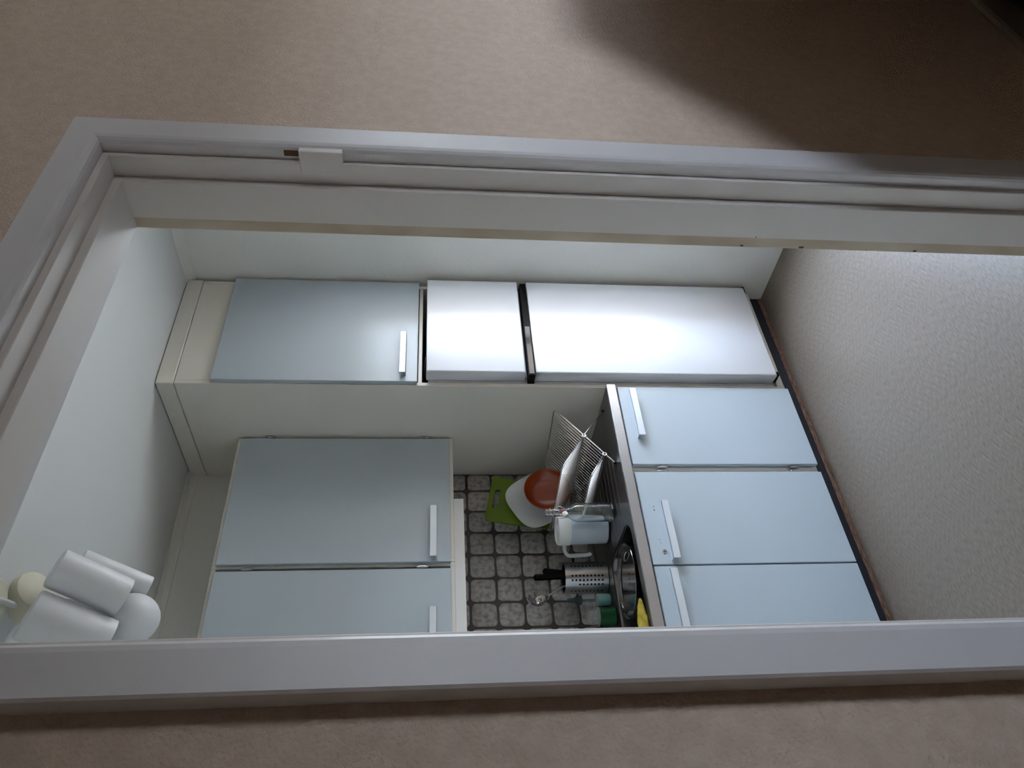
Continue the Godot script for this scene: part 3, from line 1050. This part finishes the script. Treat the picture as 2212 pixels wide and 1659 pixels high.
func _bottle() -> void:
	var at := Vector3(-0.466, WT + 0.0035, -0.214)
	var t := thing("glass_bottle", "clear glass swing-top bottle standing open in front of the jug", "bottle", at)
	var st := new_st()
	lathe(st, [Vector2(0.0, 0.004), Vector2(0.026, 0.0), Vector2(0.034, 0.001), Vector2(0.0372, 0.006), Vector2(0.0375, 0.012), Vector2(0.0375, 0.135), Vector2(0.0365, 0.148), Vector2(0.032, 0.160), Vector2(0.024, 0.170), Vector2(0.0185, 0.180), Vector2(0.0165, 0.195), Vector2(0.0158, 0.222), Vector2(0.0175, 0.226), Vector2(0.0175, 0.234), Vector2(0.0150, 0.238), Vector2(0.0145, 0.258), Vector2(0.0155, 0.261), Vector2(0.0155, 0.266), Vector2(0.0125, 0.267), Vector2(0.0115, 0.262), Vector2(0.0118, 0.22), Vector2(0.0130, 0.195), Vector2(0.0150, 0.180), Vector2(0.0205, 0.168), Vector2(0.0285, 0.157), Vector2(0.0328, 0.146), Vector2(0.0337, 0.134), Vector2(0.0337, 0.014), Vector2(0.031, 0.008), Vector2(0.0, 0.010)], 40)
	var g := build(st, "glass", "bottle_glass", t)
	g.set_meta("label", "clear glass body")
	# wire bail round the neck and the open stopper
	st = new_st()
	var ring := []
	for k in 20:
		var a := TAU * k / 20
		ring.append(Vector3(0.0178 * cos(a), 0.230, 0.0178 * sin(a)))
	bar(st, ring, 0.0013, 6, true)
	ring = []
	for p in [Vector3(0.018, 0.230, 0.006), Vector3(0.016, 0.212, 0.02), Vector3(0.002, 0.196, 0.029), Vector3(-0.022, 0.186, 0.028), Vector3(-0.031, 0.19, 0.016), Vector3(-0.028, 0.206, 0.002), Vector3(-0.019, 0.226, -0.004)]:
		ring.append(p)
	bar(st, ring, 0.0013, 6)
	bar(st, [Vector3(0.019, 0.230, 0.0), Vector3(0.021, 0.243, 0.004), Vector3(0.010, 0.25, 0.017), Vector3(-0.012, 0.246, 0.018), Vector3(-0.02, 0.236, 0.004)], 0.0013, 6)
	build(st, "wire_bail", "steel_wire", t)
	st = new_st()
	var X := Transform3D(Basis(Vector3(0, 0, 1), 2.0) , Vector3(-0.026, 0.193, 0.026))
	lathe(st, [Vector2(0.0, -0.012), Vector2(0.010, -0.012), Vector2(0.012, -0.008), Vector2(0.012, 0.006), Vector2(0.009, 0.010), Vector2(0.0, 0.010)], 20, X)
	var cap := build(st, "stopper", "ceramic_white", t)
	st = new_st()
	lathe(st, [Vector2(0.0, -0.017), Vector2(0.010, -0.017), Vector2(0.0122, -0.0145), Vector2(0.010, -0.012), Vector2(0.0, -0.012)], 20, X)
	var rr := build(st, "rubber_seal", "red_rubber", cap)
	rr.set_meta("label", "red rubber seal")

func _jug() -> void:
	var at := Vector3(-0.476, WT + 0.0035, -0.330)
	var t := thing("plastic_jug", "frosted plastic jug with a white lid and an open hook handle", "jug", at)
	var st := new_st()
	lathe(st, [Vector2(0.0, 0.0), Vector2(0.046, 0.0), Vector2(0.053, 0.004), Vector2(0.0555, 0.012), Vector2(0.0590, 0.150), Vector2(0.0600, 0.156), Vector2(0.0605, 0.185), Vector2(0.0585, 0.185), Vector2(0.0570, 0.150), Vector2(0.0535, 0.012), Vector2(0.050, 0.004), Vector2(0.0, 0.003)], 40)
	build(st, "body", "jug_body", t)
	st = new_st()
	lathe(st, [Vector2(0.0612, 0.155), Vector2(0.0618, 0.157), Vector2(0.0618, 0.196), Vector2(0.0605, 0.203), Vector2(0.057, 0.206), Vector2(0.054, 0.204), Vector2(0.052, 0.199), Vector2(0.0, 0.199)], 40)
	box(st, Vector3(-0.046, 0.199, -0.0035), Vector3(0.046, 0.205, 0.0035), 0.001, Transform3D(Basis(Vector3.UP, 0.6), Vector3.ZERO))
	# pouring lip
	box(st, Vector3(0.055, 0.188, -0.016), Vector3(0.072, 0.204, 0.016), 0.006, Transform3D(Basis(Vector3.UP, 0.5), Vector3.ZERO))
	build(st, "lid", "jug_lid", t)
	st = new_st()
	var d := Vector3(-0.88, 0, -0.475)
	var s := Vector3(0.475, 0, -0.88)
	var path := [[0.058, 0.176], [0.078, 0.1765], [0.092, 0.172], [0.100, 0.162], [0.102, 0.150], [0.0985, 0.082], [0.096, 0.074], [0.092, 0.070]]
	var rings := []
	for i in path.size():
		var p := Vector2(path[i][0], path[i][1])
		var a := Vector2(path[maxi(i - 1, 0)][0], path[maxi(i - 1, 0)][1])
		var b := Vector2(path[mini(i + 1, path.size() - 1)][0], path[mini(i + 1, path.size() - 1)][1])
		var tg := (b - a).normalized()
		var nn := Vector2(-tg.y, tg.x)
		var ring := []
		for k in 12:
			var an := TAU * k / 12
			var q := p + nn * 0.0080 * cos(an)
			ring.append(d * q.x + Vector3(0, q.y, 0) + s * 0.011 * sin(an))
		rings.append([ring, d * p.x + Vector3(0, p.y, 0)])
	st.set_smooth_group(0)
	for i in rings.size() - 1:
		for k in 12:
			var l := (k + 1) % 12
			quad(st, rings[i][0][k], rings[i][0][l], rings[i + 1][0][l], rings[i + 1][0][k], (rings[i][0][k] + rings[i][0][l]) * 0.5 - rings[i][1])
	for k in 12:
		tr3(st, rings[-1][1], rings[-1][0][k], rings[-1][0][(k + 1) % 12], Vector3.DOWN)
	build(st, "handle", "jug_handle", t)

func _cutlery_pot() -> void:
	var R := 0.0625
	var H := 0.178
	var at := Vector3(-0.612, WT, -0.478)
	var t := thing("cutlery_pot", "stainless steel utensil pot with rows of round holes", "utensil pot", at)
	var st := new_st()
	# sheet with real round holes; columns of holes in groups as on the pot
	var cols := 45
	var rows := 9
	var y0 := 0.020
	var ch := 0.0153
	var holes := [-6, -1, 1, 3, 7, 12, 14, 16, 21, -10, -15, -17, -19]
	var turn := deg_to_rad(116.9 - 4.0)
	for side in [1.0, -1.0]:
		var rr: float = R if side > 0 else R - 0.0012
		var pt := func(u: float, v: float) -> Vector3:
			return Vector3(rr * cos(u), v, rr * sin(u))
		for c in cols:
			var ci: int = c - 22
			var u0 := turn + TAU * ci / cols
			var u1 := turn + TAU * (ci + 1) / cols
			var has: bool = ci in holes
			var low_rows := rows - 2 if ci == 3 else rows
			var segs := [[0.003, y0], [y0 + low_rows * ch, H]]
			if not has:
				segs = [[0.003, H]]
			st.set_smooth_group(1 if side > 0 else 2)
			for s in segs:
				quad(st, pt.call(u0, s[0]), pt.call(u1, s[0]), pt.call(u1, s[1]), pt.call(u0, s[1]), pt.call((u0 + u1) * 0.5, 0.0) * side)
			if not has:
				continue
			for r in low_rows:
				var uc := (u0 + u1) * 0.5
				var vc := y0 + (r + 0.5) * ch
				var du := (u1 - u0) * 0.5
				var dv := ch * 0.5
				var hr := 0.00425
				var n := 16
				for k in n:
					var a := TAU * k / n
					var b := TAU * (k + 1) / n
					var e := func(w: float) -> Vector3:
						var m := maxf(absf(cos(w)), absf(sin(w)))
						return pt.call(uc + du * cos(w) / m, vc + dv * sin(w) / m)
					var h := func(w: float) -> Vector3: return pt.call(uc + hr / R * cos(w), vc + hr * sin(w))
					quad(st, e.call(a), e.call(b), h.call(b), h.call(a), pt.call(uc, 0.0) * side)
	st.set_smooth_group(-1)
	lathe(st, [Vector2(R - 0.0012, H), Vector2(R, H)], 40, Transform3D(), true)
	build(st, "pot", "steel_brushed", t)
	st = new_st()
	lathe(st, [Vector2(0.0, 0.0005), Vector2(R - 0.004, 0.0005), Vector2(R, 0.003), Vector2(R - 0.002, 0.006), Vector2(0.0, 0.006)], 40)
	build(st, "base", "steel_brushed", t)
	st = new_st()
	lathe(st, [Vector2(0.0, 0.007), Vector2(R - 0.005, 0.007), Vector2(R - 0.004, 0.010), Vector2(R - 0.004, H - 0.006), Vector2(R - 0.0052, H - 0.006), Vector2(R - 0.0052, 0.011), Vector2(0.0, 0.011)], 40)
	build(st, "liner", "black_plastic", t)
	# two tools with black handles stand in it
	var up := [
		[Vector3(-0.601, WT + 0.012, -0.470), Vector3(-0.622, 1.168, -0.450), 0.0125, "black-handled kitchen tool in the utensil pot, the taller of the two"],
		[Vector3(-0.604, WT + 0.012, -0.492), Vector3(-0.573, 1.122, -0.490), 0.0125, "black-handled kitchen tool in the utensil pot, the shorter of the two"],
	]
	for u in up:
		var a: Vector3 = u[0]
		var b: Vector3 = u[1]
		var k := thing("kitchen_tool", u[3], "utensil", a, "black handled tools in the utensil pot")
		var ax := (b - a)
		var Lh := ax.length()
		var yb := ax.normalized()
		var xb := Vector3(0.89, 0, 0.45).slide(yb).normalized()
		var X := Transform3D(Basis(xb, yb, xb.cross(yb)), Vector3.ZERO)
		var s := new_st()
		box(s, Vector3(-0.0125, Lh * 0.42, -0.007), Vector3(0.0125, Lh, 0.007), 0.0062, X)
		build(s, "handle", "black_plastic", k)
		s = new_st()
		box(s, Vector3(-0.009, 0.0, -0.001), Vector3(0.009, Lh * 0.43, 0.001), 0.0006, X)
		build(s, "blade", "steel_brushed", k)
	# pasta server leaning out of the pot
	var p0 := Vector3(-0.640, WT + 0.02, -0.445)
	var p1 := Vector3(-0.659, 1.05, -0.456)
	var ps := thing("pasta_server", "steel pasta server with a toothed head leaning out of the utensil pot", "utensil", p0)
	var s2 := new_st()
	var hd := Vector3(-0.712, 1.128, -0.440)
	bar(s2, [Vector3.ZERO, p1 - p0, hd - p0], 0.0036, 8)
	build(s2, "handle", "steel_brushed", ps)
	# head: a shallow oval spoon with a hole in the middle and teeth round its rim
	var axis := (hd - p1).normalized()
	var zf := Vector3(0.62, 0.30, 0.72).slide(axis).normalized()
	var X2 := Transform3D(Basis(axis.cross(zf), axis, zf), hd - p0)
	s2 = new_st()
	s2.set_smooth_group(1)
	var sg := 28
	var P := func(r: float, a: float, side: float) -> Vector3:
		return X2 * Vector3(0.031 * r * cos(a), 0.034 + 0.041 * r * sin(a), 0.024 * r * r - 0.016 - side)
	for side in [0.0, 0.0014]:
		for q in 4:
			var r0 := 0.24 + 0.19 * q
			var r1 := 0.24 + 0.19 * (q + 1)
			for k in sg:
				var a := TAU * k / sg
				var b := TAU * (k + 1) / sg
				quad(s2, P.call(r0, a, side), P.call(r0, b, side), P.call(r1, b, side), P.call(r1, a, side), X2.basis.z * (1.0 if side == 0.0 else -1.0))
	build(s2, "spoon_head", "chrome", ps)
	for k in 7:
		var a := -0.15 + (PI + 0.3) * k / 6
		s2 = new_st()
		var b0: Vector3 = P.call(1.0, a, 0.0005)
		var rad := X2.basis * Vector3(cos(a), 0.6 * sin(a), 0)
		bar(s2, [b0 - rad * 0.003, b0 + X2.basis.z * 0.010 + rad * 0.004, b0 + X2.basis.z * 0.021 + rad * 0.005], 0.0056, 8)
		build(s2, "tooth", "chrome", ps)

func _soap() -> void:
	var at := Vector3(-0.716, WT, -0.462)
	var t := thing("soap_bottle", "slim clear soap bottle with a dark teal cap, left of the utensil pot", "bottle", at)
	var st := new_st()
	lathe(st, [Vector2(0.0, 0.0545), Vector2(0.0245, 0.0545), Vector2(0.0245, 0.095), Vector2(0.021, 0.110), Vector2(0.015, 0.118), Vector2(0.0, 0.118)], 28)
	build(st, "bottle_body", "thin_clear", t)
	st = new_st()
	lathe(st, [Vector2(0.0, 0.001), Vector2(0.019, 0.001), Vector2(0.0228, 0.005), Vector2(0.0245, 0.014), Vector2(0.0245, 0.054), Vector2(0.0, 0.054)], 28)
	build(st, "liquid", "soap_pale", t)
	st = new_st()
	lathe(st, [Vector2(0.0, 0.118), Vector2(0.0175, 0.118), Vector2(0.0178, 0.135), Vector2(0.013, 0.142), Vector2(0.009, 0.150), Vector2(0.0085, 0.170), Vector2(0.006, 0.175), Vector2(0.0, 0.175)], 24)
	build(st, "cap", "teal_plastic", t)
	at = Vector3(-0.803, WT, -0.425)
	t = thing("green_bottle", "squat clear container holding green soap, next to the slim soap bottle", "bottle", at)
	st = new_st()
	lathe(st, [Vector2(0.0, 0.0665), Vector2(0.037, 0.0665), Vector2(0.037, 0.085), Vector2(0.034, 0.095), Vector2(0.022, 0.106), Vector2(0.021, 0.116), Vector2(0.0, 0.116)], 28)
	build(st, "container", "thin_clear", t)
	st = new_st()
	lathe(st, [Vector2(0.0, 0.001), Vector2(0.034, 0.001), Vector2(0.037, 0.005), Vector2(0.037, 0.066), Vector2(0.0, 0.066)], 28)
	build(st, "soap", "soap_green", t)

func _pan() -> void:
	var at := Vector3(-0.772, WT - 0.1495 + 0.004, -0.192)
	var t := thing("saucepan", "stainless steel pan with a flat shiny lid standing in the sink", "pan", at)
	var st := new_st()
	var h := 0.146
	lathe(st, [Vector2(0.0, 0.0), Vector2(0.115, 0.0), Vector2(0.124, 0.004), Vector2(0.129, 0.014), Vector2(0.131, h - 0.006), Vector2(0.136, h), Vector2(0.1355, h + 0.0015), Vector2(0.129, h - 0.004), Vector2(0.1265, 0.015), Vector2(0.115, 0.004), Vector2(0.0, 0.003)], 56)
	build(st, "pan_body", "steel_mirror", t)
	st = new_st()
	lathe(st, [Vector2(0.129, h - 0.006), Vector2(0.1295, h - 0.0045), Vector2(0.124, h - 0.004), Vector2(0.119, h - 0.010), Vector2(0.108, h - 0.012), Vector2(0.0, h - 0.008), Vector2(0.0, h - 0.0095), Vector2(0.108, h - 0.0135), Vector2(0.12, h - 0.012), Vector2(0.129, h - 0.006)], 56, Transform3D(), true)
	var lid := build(st, "lid", "steel_mirror", t)
	st = new_st()
	var hp := Vector3(0.09, h - 0.010, 0.016)
	bar(st, [hp + Vector3(-0.008, 0.0, -0.020), hp + Vector3(-0.005, 0.005, -0.016), hp + Vector3(0.0, 0.006, 0.0), hp + Vector3(0.005, 0.005, 0.016), hp + Vector3(0.008, 0.0, 0.020)], 0.0028, 8)
	build(st, "lid_handle", "chrome", lid)
	# yellow cloth hung over the front edge of the sink
	st = new_st()
	st.set_smooth_group(1)
	var n := FastNoiseLite.new()
	n.seed = 12
	n.frequency = 14.0
	var N := 16
	var Q := func(i: int, k: int, th: float) -> Vector3:
		var u := float(i) / N            # from the tip to the left
		var v := float(k) / N            # from inside the sink over the ridge to the front lip
		var grow := pow(u, 0.6)
		var back := Vector3(-0.93 - 0.13 * u, 0.815, -0.150)
		var ridge := Vector3(-0.925 - 0.14 * u, 0.884 + 0.012 * u, -0.085)
		var front := Vector3(-0.93 - 0.13 * u, 0.8705, -0.012)
		var p := back.lerp(ridge, sin(minf(v * 2.0, 1.0) * PI / 2)) if v < 0.5 else ridge.lerp(front, 1.0 - cos((v - 0.5) * PI))
		p = Vector3(-0.912, 0.876, -0.040).lerp(p, grow)
		var w := n.get_noise_2d(u * 0.3, v * 0.3) * 0.010 * grow
		return p + Vector3(0, w + th, w * 0.6)
	for i in N:
		for k in N:
			quad(st, Q.call(i, k, 0.0), Q.call(i + 1, k, 0.0), Q.call(i + 1, k + 1, 0.0), Q.call(i, k + 1, 0.0), Vector3(0, 1, 0.3))
			quad(st, Q.call(i, k, -0.003), Q.call(i + 1, k, -0.003), Q.call(i + 1, k + 1, -0.003), Q.call(i, k + 1, -0.003), Vector3(0, -1, -0.3))
	var cl := build(st, "dishcloth", "cloth_yellow")
	tag(cl, "yellow dishcloth bunched over the front edge of the sink", "cloth")
